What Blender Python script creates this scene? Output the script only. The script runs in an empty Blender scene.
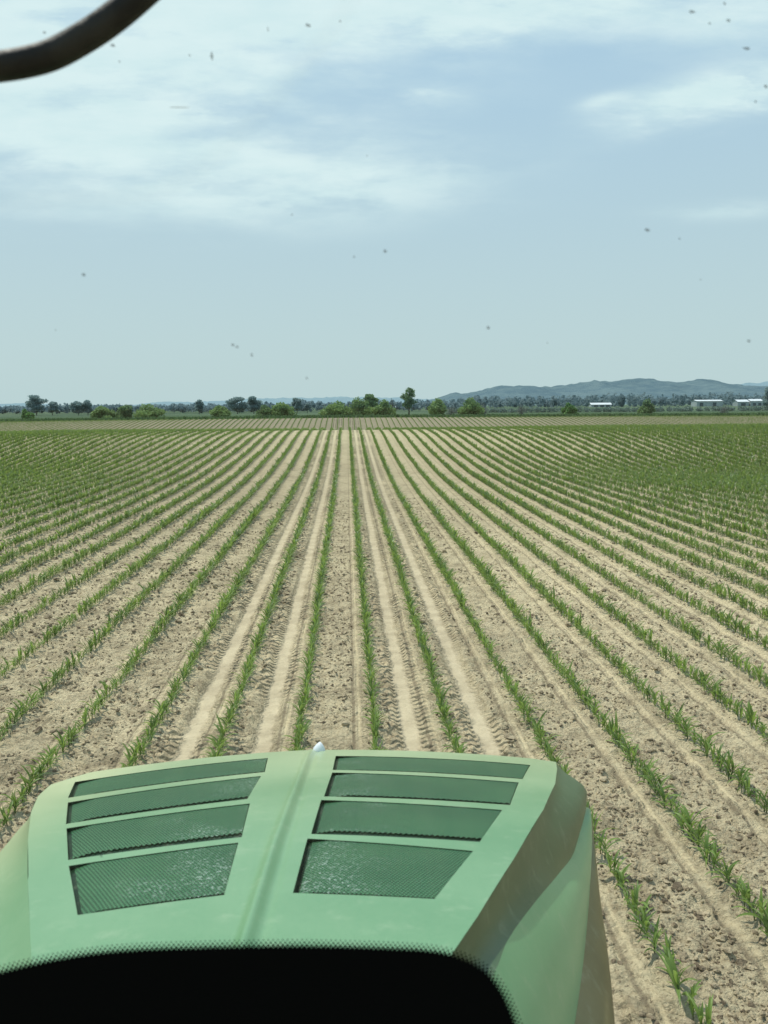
import bpy, math
import numpy as np
from mathutils import Vector

rng = np.random.default_rng(11)
scene = bpy.context.scene
COL = scene.collection
EYE = 3.37
ROW = 0.762
ROW0 = 0.32 * ROW           # the first row right of the camera
GUESS, GUESS_X = .13, ROW0 + 1.56 * ROW   # the wider gap between two planter passes
R = math.radians

# ---------------------------------------------------------------- helpers
def link(o, parent=None):
    COL.objects.link(o)
    if parent is not None:
        o.parent = parent
    return o

def tag(o, label=None, cat=None, group=None, kind=None):
    if label: o['label'] = label
    if cat: o['category'] = cat
    if group: o['group'] = group
    if kind: o['kind'] = kind
    return o

def empty(name, loc=(0, 0, 0), rz=0):
    o = bpy.data.objects.new(name, None)
    o.empty_display_size = 0.1
    o.location = loc
    o.rotation_euler = (0, 0, rz)
    return link(o)

def quad_mesh(name, V, Q, mat, smooth=True, tint=None):
    """mesh of quads from numpy arrays"""
    me = bpy.data.meshes.new(name)
    V = np.asarray(V, np.float32); Q = np.asarray(Q, np.int32)
    n = Q.shape[1]
    me.vertices.add(len(V)); me.vertices.foreach_set('co', V.ravel())
    me.loops.add(Q.size); me.loops.foreach_set('vertex_index', Q.ravel())
    me.polygons.add(len(Q))
    me.polygons.foreach_set('loop_start', np.arange(0, Q.size, n, dtype=np.int32))
    me.polygons.foreach_set('loop_total', np.full(len(Q), n, np.int32))
    me.polygons.foreach_set('use_smooth', np.full(len(Q), smooth, bool))
    if tint is not None:
        a = me.attributes.new('tint', 'FLOAT', 'POINT')
        a.data.foreach_set('value', np.asarray(tint, np.float32))
    me.update(calc_edges=True)
    if mat: me.materials.append(mat)
    return me

def poly_mesh(name, verts, faces, mat, smooth=False):
    me = bpy.data.meshes.new(name)
    me.from_pydata([tuple(v) for v in verts], [], faces)
    if smooth:
        me.polygons.foreach_set('use_smooth', [True] * len(me.polygons))
    me.update()
    if mat: me.materials.append(mat)
    return me

def ob(name, me, parent=None):
    return link(bpy.data.objects.new(name, me), parent)

def tube(pts, radii, n=12, caps=True):
    pts = [Vector(p) for p in pts]
    V, F = [], []
    up = Vector((0, 0, 1))
    for i, p in enumerate(pts):
        t = (pts[min(i + 1, len(pts) - 1)] - pts[max(i - 1, 0)]).normalized()
        a = up if abs(t.z) < .95 else Vector((1, 0, 0))
        s = t.cross(a).normalized(); w = s.cross(t)
        r = radii[i] if hasattr(radii, '__len__') else radii
        for k in range(n):
            q = 2 * math.pi * k / n
            V.append(p + (s * math.cos(q) + w * math.sin(q)) * r)
    for i in range(len(pts) - 1):
        for k in range(n):
            F.append((i * n + k, i * n + (k + 1) % n, (i + 1) * n + (k + 1) % n, (i + 1) * n + k))
    if caps:
        F.append(tuple(range(n))[::-1]); F.append(tuple(range((len(pts) - 1) * n, len(pts) * n)))
    return V, F

def spline(pts, sub=6):
    P = [np.array(p, float) for p in pts]
    P = [2 * P[0] - P[1]] + P + [2 * P[-1] - P[-2]]
    out = []
    for i in range(1, len(P) - 2):
        for k in range(sub):
            t = k / sub
            a, b, c, d = P[i - 1:i + 3]
            out.append(.5 * (2 * b + (c - a) * t + (2 * a - 5 * b + 4 * c - d) * t * t + (-a + 3 * b - 3 * c + d) * t ** 3))
    out.append(P[-2])
    return out

def box(V, F, x0, x1, y0, y1, z0, z1):
    b = len(V)
    V += [(x0, y0, z0), (x1, y0, z0), (x1, y1, z0), (x0, y1, z0), (x0, y0, z1), (x1, y0, z1), (x1, y1, z1), (x0, y1, z1)]
    F += [tuple(b + i for i in f) for f in ((0, 3, 2, 1), (4, 5, 6, 7), (0, 1, 5, 4), (1, 2, 6, 5), (2, 3, 7, 6), (3, 0, 4, 7))]

# 2D value noise on numpy arrays
def _h(ix, iy, s):
    n = (ix.astype(np.int64) * 374761393 + iy.astype(np.int64) * 668265263 + s * 974711) & 0x7fffffff
    n = ((n ^ (n >> 13)) * 1274126177) & 0x7fffffff
    return ((n ^ (n >> 16)) & 0xffff) / 65535.0
def noise(x, y, s=0):
    ix = np.floor(x); iy = np.floor(y); fx = x - ix; fy = y - iy
    fx = fx * fx * (3 - 2 * fx); fy = fy * fy * (3 - 2 * fy)
    a = _h(ix, iy, s); b = _h(ix + 1, iy, s); c = _h(ix, iy + 1, s); d = _h(ix + 1, iy + 1, s)
    return (a * (1 - fx) + b * fx) * (1 - fy) + (c * (1 - fx) + d * fx) * fy - .5

# terrain: flat, a low swell at 68 m, a dip, and the rise to the field's end
TY = np.array([-6000, 0, 30, 38, 50, 60, 68, 76, 86, 95, 103, 108, 112, 117, 121, 125, 135, 160, 200, 300, 600, 20000.])
TZ = np.array([0, 0, .02, .12, .55, 1.08, 1.33, 1.12, .60, .22, .08, .20, .55, 1.02, 1.36, 1.50, 1.32, .80, .35, .3, .3, .3])
def _smooth_table():
    yy = np.linspace(-20, 640, 2641)   # 0.25 m steps
    zz = np.interp(yy, TY, TZ)
    k = np.hanning(25); k /= k.sum()
    return yy, np.convolve(np.pad(zz, 12, mode='edge'), k, 'valid')
TYS, TZS = _smooth_table()
def terrain(x, y):
    z = np.interp(y, TYS, TZS)
    f = np.clip((np.asarray(y) - 20) / 40, 0, 1)
    ax = np.asarray(x); side = np.clip((np.abs(ax + 1) - 5) / 16, 0, 1); side = side * side * (3 - 2 * side)
    lf = np.clip((-ax - 12) / 16, 0, 1)
    z = z - side * ((.55 + .30 * lf) * np.exp(-((np.asarray(y) - 43 - 6 * lf) / (9.5 + 5 * lf)) ** 2) - .10 * np.exp(-((np.asarray(y) - 64) / 7.) ** 2))
    g = np.clip((np.asarray(y) - 95) / 25, 0, 1) * np.clip((400 - np.asarray(y)) / 200, 0, 1)
    z = z + g * np.clip(np.asarray(x) * .0055, -.5, 0) - g * .1 * np.clip(np.asarray(x) / 30, 0, 1)
    return z + f * .18 * noise(np.asarray(x) / 33., np.asarray(y) / 29., 5)

# ---------------------------------------------------------------- node helpers
class NT:
    def __init__(s, nt):
        s.nt = nt; s.n = nt.nodes; s.l = nt.links
    def new(s, t, **kw):
        nd = s.n.new(t)
        for k, v in kw.items(): setattr(nd, k, v)
        return nd
    def put(s, sock, v):
        if hasattr(v, 'links') or isinstance(v, bpy.types.NodeSocket): s.l.new(v, sock)
        else: sock.default_value = v
    def math(s, op, a, b=0.0, c=0.0, clamp=False):
        nd = s.new('ShaderNodeMath', operation=op, use_clamp=clamp)
        s.put(nd.inputs[0], a); s.put(nd.inputs[1], b); s.put(nd.inputs[2], c)
        return nd.outputs[0]
    def mix(s, f, a, b, mode='MIX'):
        nd = s.new('ShaderNodeMix', data_type='RGBA', blend_type=mode)
        s.put(nd.inputs[0], f)
        s.put(nd.inputs[6], a if not isinstance(a, tuple) else (*a[:3], 1))
        s.put(nd.inputs[7], b if not isinstance(b, tuple) else (*b[:3], 1))
        return nd.outputs[2]
    def noise(s, vec, scale, detail=3, rough=.55):
        nd = s.new('ShaderNodeTexNoise'); nd.inputs['Scale'].default_value = scale
        nd.inputs['Detail'].default_value = detail; nd.inputs['Roughness'].default_value = rough
        if vec is not None: s.l.new(vec, nd.inputs['Vector'])
        return nd.outputs[0]
    def ramp(s, f, lo, hi, a=0.0, b=1.0):
        nd = s.new('ShaderNodeMapRange', interpolation_type='SMOOTHSTEP')
        s.put(nd.inputs[0], f); s.put(nd.inputs[1], lo); s.put(nd.inputs[2], hi); s.put(nd.inputs[3], a); s.put(nd.inputs[4], b)
        return nd.outputs[0]
    def bump(s, h, dist, strength=1.0):
        nd = s.new('ShaderNodeBump'); nd.inputs['Strength'].default_value = strength
        nd.inputs['Distance'].default_value = dist; s.l.new(h, nd.inputs['Height'])
        return nd.outputs[0]

def material(name, rough=.6, color=(.5, .5, .5), **kw):
    m = bpy.data.materials.new(name); m.use_nodes = True
    t = NT(m.node_tree); b = m.node_tree.nodes['Principled BSDF']
    b.inputs['Base Color'].default_value = (*color, 1)
    b.inputs['Roughness'].default_value = rough
    for k, v in kw.items(): b.inputs[k].default_value = v
    return m, t, b

# ---------------------------------------------------------------- materials
def mat_soil():
    m, t, b = material('dry_soil', .95)
    b.inputs['Specular IOR Level'].default_value = .15
    g = t.new('ShaderNodeNewGeometry').outputs['Position']
    sx = t.new('ShaderNodeSeparateXYZ'); t.l.new(g, sx.inputs[0])
    X, Y = sx.outputs[0], sx.outputs[1]
    n1 = t.noise(g, 3.2, 4); n2 = t.noise(g, 26, 4, .65); n3 = t.noise(g, .12, 3)
    tone = t.math('ADD', t.math('MULTIPLY', n1, .35), t.math('MULTIPLY', n2, .65))
    c = t.mix(t.ramp(tone, .38, .58), (.54, .44, .28), (.86, .73, .47))
    crumb = t.math('MULTIPLY', t.ramp(t.noise(g, 34, 3, .7), .56, .66), t.ramp(t.noise(g, 1.7, 3), .35, .6, .3, .9))
    c = t.mix(crumb, c, (.17, .13, .085))
    worked = t.math('MULTIPLY', t.math('ADD', t.ramp(X, .5, 4.5, .42, .12), t.ramp(t.noise(g, .5, 3), .4, .65, -.1, .25)), t.ramp(n1, .3, .6, 1.0, .4))
    c = t.mix(worked, c, (.27, .215, .135))
    # rows: u = distance from the nearest corn row, in rows
    rel0 = t.math('DIVIDE', t.math('SUBTRACT', X, ROW0), ROW)
    rel = t.math('SUBTRACT', rel0, t.math('MULTIPLY', t.math('GREATER_THAN', X, GUESS_X), GUESS))
    wob = t.math('MULTIPLY', t.math('SUBTRACT', t.noise(g, .8, 2), .5), .05)
    fr = t.math('SUBTRACT', t.math('FRACT', t.math('ADD', t.math('ADD', rel, .5), wob)), .5)
    # closing-wheel stripe just left of every row: pale, smooth, with a thin dark slot
    d1 = t.math('ABSOLUTE', t.math('ADD', fr, .20))
    stripe = t.math('MULTIPLY', t.ramp(d1, .008, .04, .6, 0.0), t.ramp(t.noise(g, 1.1, 3), .35, .6, .25, 1.0))
    slot = t.ramp(t.math('ABSOLUTE', t.math('ADD', fr, .275)), .012, .03, .55, 0.0)
    # wheel tracks of the duals
    tr0 = t.math('ABSOLUTE', t.math('SUBTRACT', t.math('ABSOLUTE', t.math('SUBTRACT', rel0, -.5)), 1.0))
    tr1 = t.math('ABSOLUTE', t.math('SUBTRACT', t.math('ABSOLUTE', t.math('SUBTRACT', rel0, -.5)), 2.0))
    trk = t.math('MINIMUM', t.math('ABSOLUTE', t.math('SUBTRACT', tr0, 0.0)), tr1)
    edge = t.math('MULTIPLY', t.math('SUBTRACT', t.noise(g, 4.5, 5, .7), .5), .30)
    track = t.ramp(t.math('ADD', trk, edge), .06, .19, 1.0, 0.0)
    near = t.ramp(Y, 60, 75, 1.0, .6)
    track = t.math('MULTIPLY', track, near)
    c = t.mix(t.math('MULTIPLY', stripe, .75), c, (.66, .545, .33))
    c = t.mix(slot, c, (.20, .16, .11))
    c = t.mix(t.math('MULTIPLY', track, .8), c, t.mix(t.ramp(n1, .3, .7), (.46, .385, .26), (.56, .475, .325)))
    c = t.mix(t.math('MULTIPLY', t.ramp(Y, 12, 34), .42), c, (.36, .30, .19))  # farther soil darkened for crumb shadows too small to resolve
    # regional tone: paler on the swell, browner beyond the dip
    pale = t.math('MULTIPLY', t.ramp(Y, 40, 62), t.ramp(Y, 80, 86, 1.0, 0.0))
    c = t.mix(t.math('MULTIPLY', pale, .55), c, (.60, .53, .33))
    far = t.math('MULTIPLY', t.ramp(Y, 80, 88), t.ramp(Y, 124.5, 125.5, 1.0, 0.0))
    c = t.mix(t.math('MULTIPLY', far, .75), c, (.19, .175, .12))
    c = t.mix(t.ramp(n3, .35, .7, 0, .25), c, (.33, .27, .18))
    # grassland past the field's end
    verge = t.ramp(Y, 124.5, 125.5)
    gr = t.mix(t.ramp(t.noise(g, .6, 3), .3, .7), (.035, .07, .028), (.06, .11, .045))
    c = t.mix(verge, c, gr)
    meadow = t.ramp(t.math('ADD', Y, t.math('MULTIPLY', t.noise(g, .008, 2), 120)), 300, 380)
    c = t.mix(meadow, c, t.mix(t.ramp(t.noise(g, .006, 2), .4, .6), (.05, .09, .05), (.085, .13, .075)))
    hz = t.ramp(Y, 900, 3000)  # aerial haze mixed into the ground colour far out
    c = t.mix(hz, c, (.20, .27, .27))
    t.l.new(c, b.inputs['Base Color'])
    smooth = t.math('SUBTRACT', 1.0, t.math('MULTIPLY', t.math('MAXIMUM', track, stripe), .75))
    hgt = t.math('ADD', t.math('MULTIPLY', t.noise(g, 45, 5, .7), .5), t.noise(g, 14, 4, .6))
    hgt = t.math('MULTIPLY', hgt, smooth)
    # lug prints across the tracks
    lug = t.math('SINE', t.math('MULTIPLY', t.math('ADD', Y, t.math('MULTIPLY', trk, .5)), 52.0))
    lug = t.math('MULTIPLY', t.math('MULTIPLY', lug, t.ramp(trk, .10, .16)), t.ramp(trk, .27, .34, 1.0, 0.0))
    lug = t.math('MULTIPLY', lug, t.math('MULTIPLY', t.ramp(t.noise(g, .35, 2), .42, .52), .5))
    hgt = t.math('ADD', hgt, lug)
    t.l.new(t.bump(hgt, .085, 1.0), b.inputs['Normal'])
    return m

def mat_clod():
    m, t, b = material('soil_clod', .95)
    b.inputs['Specular IOR Level'].default_value = .1
    g = t.new('ShaderNodeNewGeometry').outputs['Position']
    c = t.mix(t.ramp(t.noise(g, 9, 3), .35, .65), (.15, .115, .078), (.50, .41, .27))
    t.l.new(c, b.inputs['Base Color'])
    t.l.new(t.bump(t.noise(g, 70, 4), .02, .9), b.inputs['Normal'])
    return m

def mat_leaf(name, dark, light, trans, tscale=2.0, w=.4, rough=.45, haze=None):
    m = bpy.data.materials.new(name); m.use_nodes = True
    t = NT(m.node_tree); t.n.clear()
    g = t.new('ShaderNodeNewGeometry').outputs['Position']
    at = t.new('ShaderNodeAttribute', attribute_name='tint').outputs['Fac']
    f = t.math('ADD', t.math('MULTIPLY', t.noise(g, tscale, 3), .75), t.math('MULTIPLY', at, .5))
    f = t.ramp(f, .25, .85)
    if name == 'corn_leaf':      # darker past the first rows: shaded plant sides put into the colour
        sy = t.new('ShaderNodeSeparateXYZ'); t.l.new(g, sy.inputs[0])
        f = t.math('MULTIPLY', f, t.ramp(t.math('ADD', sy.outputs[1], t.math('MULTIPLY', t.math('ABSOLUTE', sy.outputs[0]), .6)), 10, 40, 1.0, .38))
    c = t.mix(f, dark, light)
    p = t.new('ShaderNodeBsdfPrincipled'); p.inputs['Roughness'].default_value = rough
    p.inputs['Specular IOR Level'].default_value = .35
    t.l.new(c, p.inputs['Base Color'])
    tr = t.new('ShaderNodeBsdfTranslucent'); t.l.new(t.mix(f, tuple(v * .7 for v in trans), trans), tr.inputs[0])
    mx = t.new('ShaderNodeMixShader'); mx.inputs[0].default_value = w
    t.l.new(p.outputs[0], mx.inputs[1]); t.l.new(tr.outputs[0], mx.inputs[2])
    o = t.new('ShaderNodeOutputMaterial'); t.l.new(mx.outputs[0], o.inputs[0])
    return m

def mat_plain_noise(name, a, b_, scale, rough=.9, bump=.0, bscale=None):
    m, t, b = material(name, rough)
    g = t.new('ShaderNodeNewGeometry').outputs['Position']
    t.l.new(t.mix(t.ramp(t.noise(g, scale, 5, .6), .35, .65), a, b_), b.inputs['Base Color'])
    b.inputs['Specular IOR Level'].default_value = .2
    if bump: t.l.new(t.bump(t.noise(g, bscale or scale, 4), bump, 1.0), b.inputs['Normal'])
    return m

def mat_paint(name, c0, c1, rough=.34, coat=.35, dust=.17, front=False):
    m, t, b = material(name, rough)
    g = t.new('ShaderNodeNewGeometry')
    n = t.noise(g.outputs['Position'], 3.0, 4); n2 = t.noise(g.outputs['Position'], 160, 3, .7)
    c = t.mix(t.ramp(n, .3, .7), c0, c1)
    n3 = t.noise(g.outputs['Position'], 28, 5, .7)
    c = t.mix(t.math('MULTIPLY', t.ramp(n3, .52, .72), .16), c, (.50, .56, .40))
    # settled dust on the faces that look up
    sx = t.new('ShaderNodeSeparateXYZ'); t.l.new(g.outputs['Normal'], sx.inputs[0])
    d = t.math('MULTIPLY', t.ramp(sx.outputs[2], .35, .95), t.math('MULTIPLY', t.ramp(t.math('ADD', t.math('MULTIPLY', n, .6), t.math('MULTIPLY', n2, .4)), .3, .7, .35, 1.0), dust))
    c = t.mix(d, c, (.50, .60, .42))
    if front:      # nose: field dust plus painted grazing sheen; left shoulder: sunlit side painted paler
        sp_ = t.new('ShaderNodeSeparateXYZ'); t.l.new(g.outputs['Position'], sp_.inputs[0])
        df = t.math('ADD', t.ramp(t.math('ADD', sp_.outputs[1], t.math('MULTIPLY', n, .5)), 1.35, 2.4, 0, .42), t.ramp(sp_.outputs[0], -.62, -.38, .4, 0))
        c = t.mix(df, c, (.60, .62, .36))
    t.l.new(c, b.inputs['Base Color'])
    t.l.new(t.math('ADD', t.math('MULTIPLY', d, .5), rough), b.inputs['Roughness'])
    b.inputs['Coat Weight'].default_value = coat; b.inputs['Coat Roughness'].default_value = .18
    t.l.new(t.bump(n, .004, .25), b.inputs['Normal'])
    return m

def mat_mesh_grille():
    m, t, b = material('perforated_green_mesh', .36)
    uv = t.new('ShaderNodeTexCoord').outputs['Object']
    sx = t.new('ShaderNodeSeparateXYZ'); t.l.new(uv, sx.inputs[0])
    P = .0050
    # hexagonal array of round holes
    def cell(ox, oy):
        fx = t.math('SUBTRACT', t.math('FRACT', t.math('ADD', t.math('DIVIDE', sx.outputs[0], P), ox + 1000.)), .5)
        fy = t.math('MULTIPLY', t.math('SUBTRACT', t.math('FRACT', t.math('ADD', t.math('DIVIDE', sx.outputs[1], P * 1.732), oy + 1000.)), .5), 1.732)
        return t.math('SQRT', t.math('ADD', t.math('MULTIPLY', fx, fx), t.math('MULTIPLY', fy, fy)))
    d = t.math('MINIMUM', cell(0, 0), cell(.5, .5))
    hole = t.ramp(d, .27, .36, 1.0, 0.0)
    g = t.new('ShaderNodeNewGeometry').outputs['Position']
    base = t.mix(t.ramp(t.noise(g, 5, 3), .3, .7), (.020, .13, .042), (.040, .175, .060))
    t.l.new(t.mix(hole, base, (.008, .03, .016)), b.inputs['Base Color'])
    t.l.new(t.math('ADD', .34, t.math('MULTIPLY', hole, .5)), b.inputs['Roughness'])
    wob = t.noise(g, 240, 2)
    sp = t.ramp(t.noise(g, 230, 2, .7), .56, .64)
    nearseam = t.ramp(t.math('ABSOLUTE', t.math('ADD', sx.outputs[0], .105 - .0)), .09, .24, 1.0, 0.0)
    patch = t.ramp(t.noise(g, 7, 2), .45, .65)
    sp = t.math('MULTIPLY', t.math('MULTIPLY', sp, nearseam), t.math('MULTIPLY', patch, .5))
    b.inputs['Base Color'].links[0].from_node
    col_in = b.inputs['Base Color'].links[0].from_socket
    t.l.new(t.mix(sp, col_in, (.62, .72, .66)), b.inputs['Base Color'])  # pale specks near the seam paint in sun glints on the mesh
    t.l.new(t.bump(t.math('ADD', t.math('MULTIPLY', hole, -1.0), t.math('MULTIPLY', wob, .5)), .0018, .8), b.inputs['Normal'])
    return m

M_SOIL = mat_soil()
M_CLOD = mat_clod()
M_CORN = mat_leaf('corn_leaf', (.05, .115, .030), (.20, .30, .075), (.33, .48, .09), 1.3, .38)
M_STALK = mat_leaf('corn_stalk', (.05, .11, .03), (.14, .22, .07), (.2, .3, .08), 4, .15)
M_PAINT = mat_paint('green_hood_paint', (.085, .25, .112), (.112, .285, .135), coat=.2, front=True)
M_PANEL = mat_paint('brightened_panel_paint', (.13, .38, .18), (.16, .42, .21), dust=.2)  # lighter copy of the hood green, the panel's light put into the colour
M_SHOULDER = mat_paint('shaded_shoulder_paint', (.034, .085, .032), (.055, .11, .042), rough=.45, coat=.15, dust=.08)  # darker copy of the hood green, shade of the right flank painted in
M_DARKSIDE = mat_paint('brown_reflection_paint', (.12, .095, .03), (.20, .16, .055), rough=.5, coat=.1, dust=.1)  # brown reflection on the lower flank put into the colour
M_WALL = mat_paint('vent_recess_shade', (.006, .02, .010), (.010, .03, .016), coat=.05, dust=0)  # near-black colour paints in the shade of the vent recesses
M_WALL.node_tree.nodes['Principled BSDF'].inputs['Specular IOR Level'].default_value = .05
M_MESH = mat_mesh_grille()
M_FRIT = material('black_ceramic_frit', .85, (.0015, .002, .002), **{'Specular IOR Level': .05})[0]
M_BLACK = mat_plain_noise('black_rubber', (.012, .012, .010), (.026, .026, .021), 30, .55, .001, 120)
M_TYRE = mat_plain_noise('tyre_rubber', (.02, .019, .017), (.06, .052, .042), 6, .85, .003, 60)
M_RIM = mat_plain_noise('yellow_wheel_paint', (.62, .42, .03), (.70, .50, .05), 4, .4)
M_WHITE = mat_plain_noise('white_marker_plastic', (.72, .76, .82), (.80, .82, .86), 40, .4)
M_DIRT, _t, _b = material('dried_splatter', .9, (.13, .14, .13))
_b.inputs['Alpha'].default_value = .62
M_BARK = mat_plain_noise('bark', (.06, .055, .045), (.12, .11, .09), 3, .9)

def mat_glass():
    m = bpy.data.materials.new('windshield_glass'); m.use_nodes = True
    t = NT(m.node_tree); t.n.clear()
    tr = t.new('ShaderNodeBsdfTransparent'); tr.inputs[0].default_value = (.965, .98, .972, 1)
    gl = t.new('ShaderNodeBsdfGlossy'); gl.inputs['Roughness'].default_value = .02; gl.inputs[0].default_value = (.9, .95, .92, 1)
    mx = t.new('ShaderNodeMixShader'); mx.inputs[0].default_value = .012
    t.l.new(tr.outputs[0], mx.inputs[1]); t.l.new(gl.outputs[0], mx.inputs[2])
    o = t.new('ShaderNodeOutputMaterial'); t.l.new(mx.outputs[0], o.inputs[0])
    return m
M_GLASS = mat_glass()

# ---------------------------------------------------------------- ground: one sheet
def axis_x():
    xs = [0.0]
    while xs[-1] < 85:
        x = xs[-1]; xs.append(x + .026 * max(1, x / 4.5) ** 1.25)
    step = xs[-1] - xs[-2]
    while xs[-1] < 9000:
        step *= 1.3; xs.append(xs[-1] + step)
    xs = np.array(xs)
    return np.concatenate([-xs[:0:-1], xs])
def axis_y():
    ys = [3.0]
    while ys[-1] < 132:
        y = ys[-1]; ys.append(y + .024 * max(1, y / 9) ** 1.4)
    step = 1.2
    while ys[-1] < 14000:
        step *= 1.12; ys.append(ys[-1] + step)
    back = [3.0]; step = .05
    while back[-1] > -800:
        step *= 1.25; back.append(back[-1] - step)
    return np.concatenate([np.array(back[:0:-1]), np.array(ys)])
def soil_height(X, Y):
    rel = (X - ROW0) / ROW
    fr = np.mod(rel - GUESS * (X > GUESS_X) + .5 + .03 * noise(X * .8, Y * .8, 9), 1) - .5
    trk = np.minimum(np.abs(np.abs(rel + .5 - .32 + .32) - 1.0), np.abs(np.abs(rel + .5) - 2.0))
    trk = trk + .08 * noise(X * 3, Y * 2.2, 3)
    track = 1 - np.clip((trk - .12) / .10, 0, 1); track = track * track * (3 - 2 * track)
    stripe = (1 - np.clip((np.abs(fr + .20) - .02) / .05, 0, 1)) * np.clip(.7 + 1.2 * noise(X * .9, Y * .9, 41), 0, 1)
    near = np.clip((45 - Y) / 30, 0, 1) * np.clip((28 - np.abs(X)) / 14, 0, 1)
    rough = .020 * noise(X * 14, Y * 14, 1) + .014 * noise(X * 31, Y * 31, 2) + .018 * noise(X * 5, Y * 5, 4)
    cl = noise(X * 10 + 7, Y * 10, 6) + .35 * noise(X * 23, Y * 23, 7)
    rough = rough * 2.1 + .13 * np.clip(cl - .24, 0, 1)
    z = rough * (1 - .85 * np.maximum(track, stripe * .8))
    z += -.050 * track + .012 * np.cos(fr * 2 * np.pi) - .016 * np.exp(-((fr + .275) / .025) ** 2) + .010 * np.exp(-((fr + .19) / .05) ** 2)
    lug = np.maximum(0, np.sin(2 * np.pi * (Y / .13 + trk * 2))) * np.exp(-((trk - .22) / .06) ** 2) * np.clip(noise(X * .4, Y * .3, 8) * 4 + .6, 0, 1)
    z -= .013 * lug
    return z * near
xs, ys = axis_x(), axis_y()
XX, YY = np.meshgrid(xs, ys)
ZZ = terrain(XX, YY) + soil_height(XX, YY)
nx, ny = len(xs), len(ys)
i = np.arange(nx * ny).reshape(ny, nx)
Q = np.stack([i[:-1, :-1], i[:-1, 1:], i[1:, 1:], i[1:, :-1]], -1).reshape(-1, 4)
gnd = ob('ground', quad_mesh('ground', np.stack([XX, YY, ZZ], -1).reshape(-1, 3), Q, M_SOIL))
tag(gnd, 'pale dry tilled soil of the corn field with wheel tracks, running on to the horizon', 'ground', kind='structure')
print('ground', nx, ny)

# ---------------------------------------------------------------- camera
yaw = math.atan(36.3 / 828); pitch = math.atan(107.2 / 828); roll = R(.38)
cam = bpy.data.cameras.new('camera'); cam.sensor_fit = 'VERTICAL'; cam.sensor_height = 36; cam.lens = 828 * 36 / 1024
cam.clip_start = .03; cam.clip_end = 30000
cam.dof.use_dof = True; cam.dof.focus_distance = 14; cam.dof.aperture_fstop = 14
co = ob('camera', cam)
f = Vector((math.sin(yaw) * math.cos(pitch), math.cos(yaw) * math.cos(pitch), -math.sin(pitch)))
rt = Vector((math.cos(yaw), -math.sin(yaw), 0)); up = rt.cross(f)
r2 = rt * math.cos(roll) - up * math.sin(roll); u2 = up * math.cos(roll) + rt * math.sin(roll)
from mathutils import Matrix
mw = Matrix(((r2.x, u2.x, -f.x, 0), (r2.y, u2.y, -f.y, 0), (r2.z, u2.z, -f.z, EYE), (0, 0, 0, 1)))
co.matrix_world = mw
scene.camera = co
Fn, Rn, Un = np.array(f), np.array(r2), np.array(u2)
def in_view(P):
    """which world points fall inside the photograph, and not under the hood; used only to choose which plants get their own object"""
    d = P - np.array([0, 0, EYE]); z = d @ Fn
    px = 384 + 828 * (d @ Rn) / np.maximum(z, .01); py = 512 - 828 * (d @ Un) / np.maximum(z, .01)
    ok = (z > .1) & (px > -5) & (px < 773) & (py < 1030)
    hood = (py > 750) & (px > 40) & (px < 560) | (py > 800) & (px > 25) & (px < 592) | (py > 850) & (px < 600)
    return ok & ~hood, z, px

# ---------------------------------------------------------------- corn
def leaf_strip(L, W, az, z0, el0, bend, segs, fold, twist, r):
    """one blade: returns verts, quads. cross-section has 3 points (a folded midrib) when fold else 2"""
    V = []; pos = np.array([0, 0, z0]); el = el0
    dirh = np.array([math.cos(az), math.sin(az), 0]); side = np.array([-math.sin(az), math.cos(az), 0])
    for k in range(segs + 1):
        t = k / segs
        w = W * (.45 + 1.9 * t) if t < .3 else W * (1.02 * (1 - ((t - .3) / .7) ** 1.8) + .0)
        w = max(w, W * .02)
        d = dirh * math.cos(el) + np.array([0, 0, 1]) * math.sin(el)
        nrm = -dirh * math.sin(el) + np.array([0, 0, 1]) * math.cos(el)
        s = side * math.cos(twist * t) + nrm * math.sin(twist * t)
        if fold:
            V += [pos - s * w * .5 + nrm * w * .22, pos, pos + s * w * .5 + nrm * w * .22]
        else:
            V += [pos - s * w * .5, pos + s * w * .5]
        pos = pos + d * L / segs
        el -= bend / segs * (0.4 + 1.2 * t)
    n = 3 if fold else 2
    Fq = []
    for k in range(segs):
        for j in range(n - 1):
            a = k * n + j
            Fq.append((a, a + 1, a + n + 1, a + n))
    return np.array(V), np.array(Fq)

def corn_leaves(r, lod):
    """list of (verts, quads) for the leaves; lod 0 near .. 2 far. Leaves stand on two opposite sides"""
    az0 = r.uniform(0, math.pi)
    nl = {0: 7, 1: 5, 2: 4}[lod]; segs = {0: 7, 1: 4, 2: 2}[lod]
    out = []
    for k in range(nl):
        az = az0 + math.pi * (k % 2) + r.uniform(-.45, .45)
        z0 = .02 + .018 * k + r.uniform(0, .01)
        q = k / (nl - 1)
        L = (.12 + .15 * math.sin(math.pi * min(1, q * .85 + .12))) * r.uniform(.8, 1.15)
        W = (.92, 1.3, 1.4)[lod] * (.018 + .013 * math.sin(math.pi * (q * .8 + .1))) * r.uniform(.85, 1.2) * (1, 1.1, 1.5)[lod]
        el = R(50 + 30 * q + r.uniform(-8, 8))
        bend = R(85 - 45 * q + r.uniform(-25, 60))
        out.append(leaf_strip(L, W, az, z0, el, bend, segs, lod == 0, r.uniform(-.9, .9), r))
    return out

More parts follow.
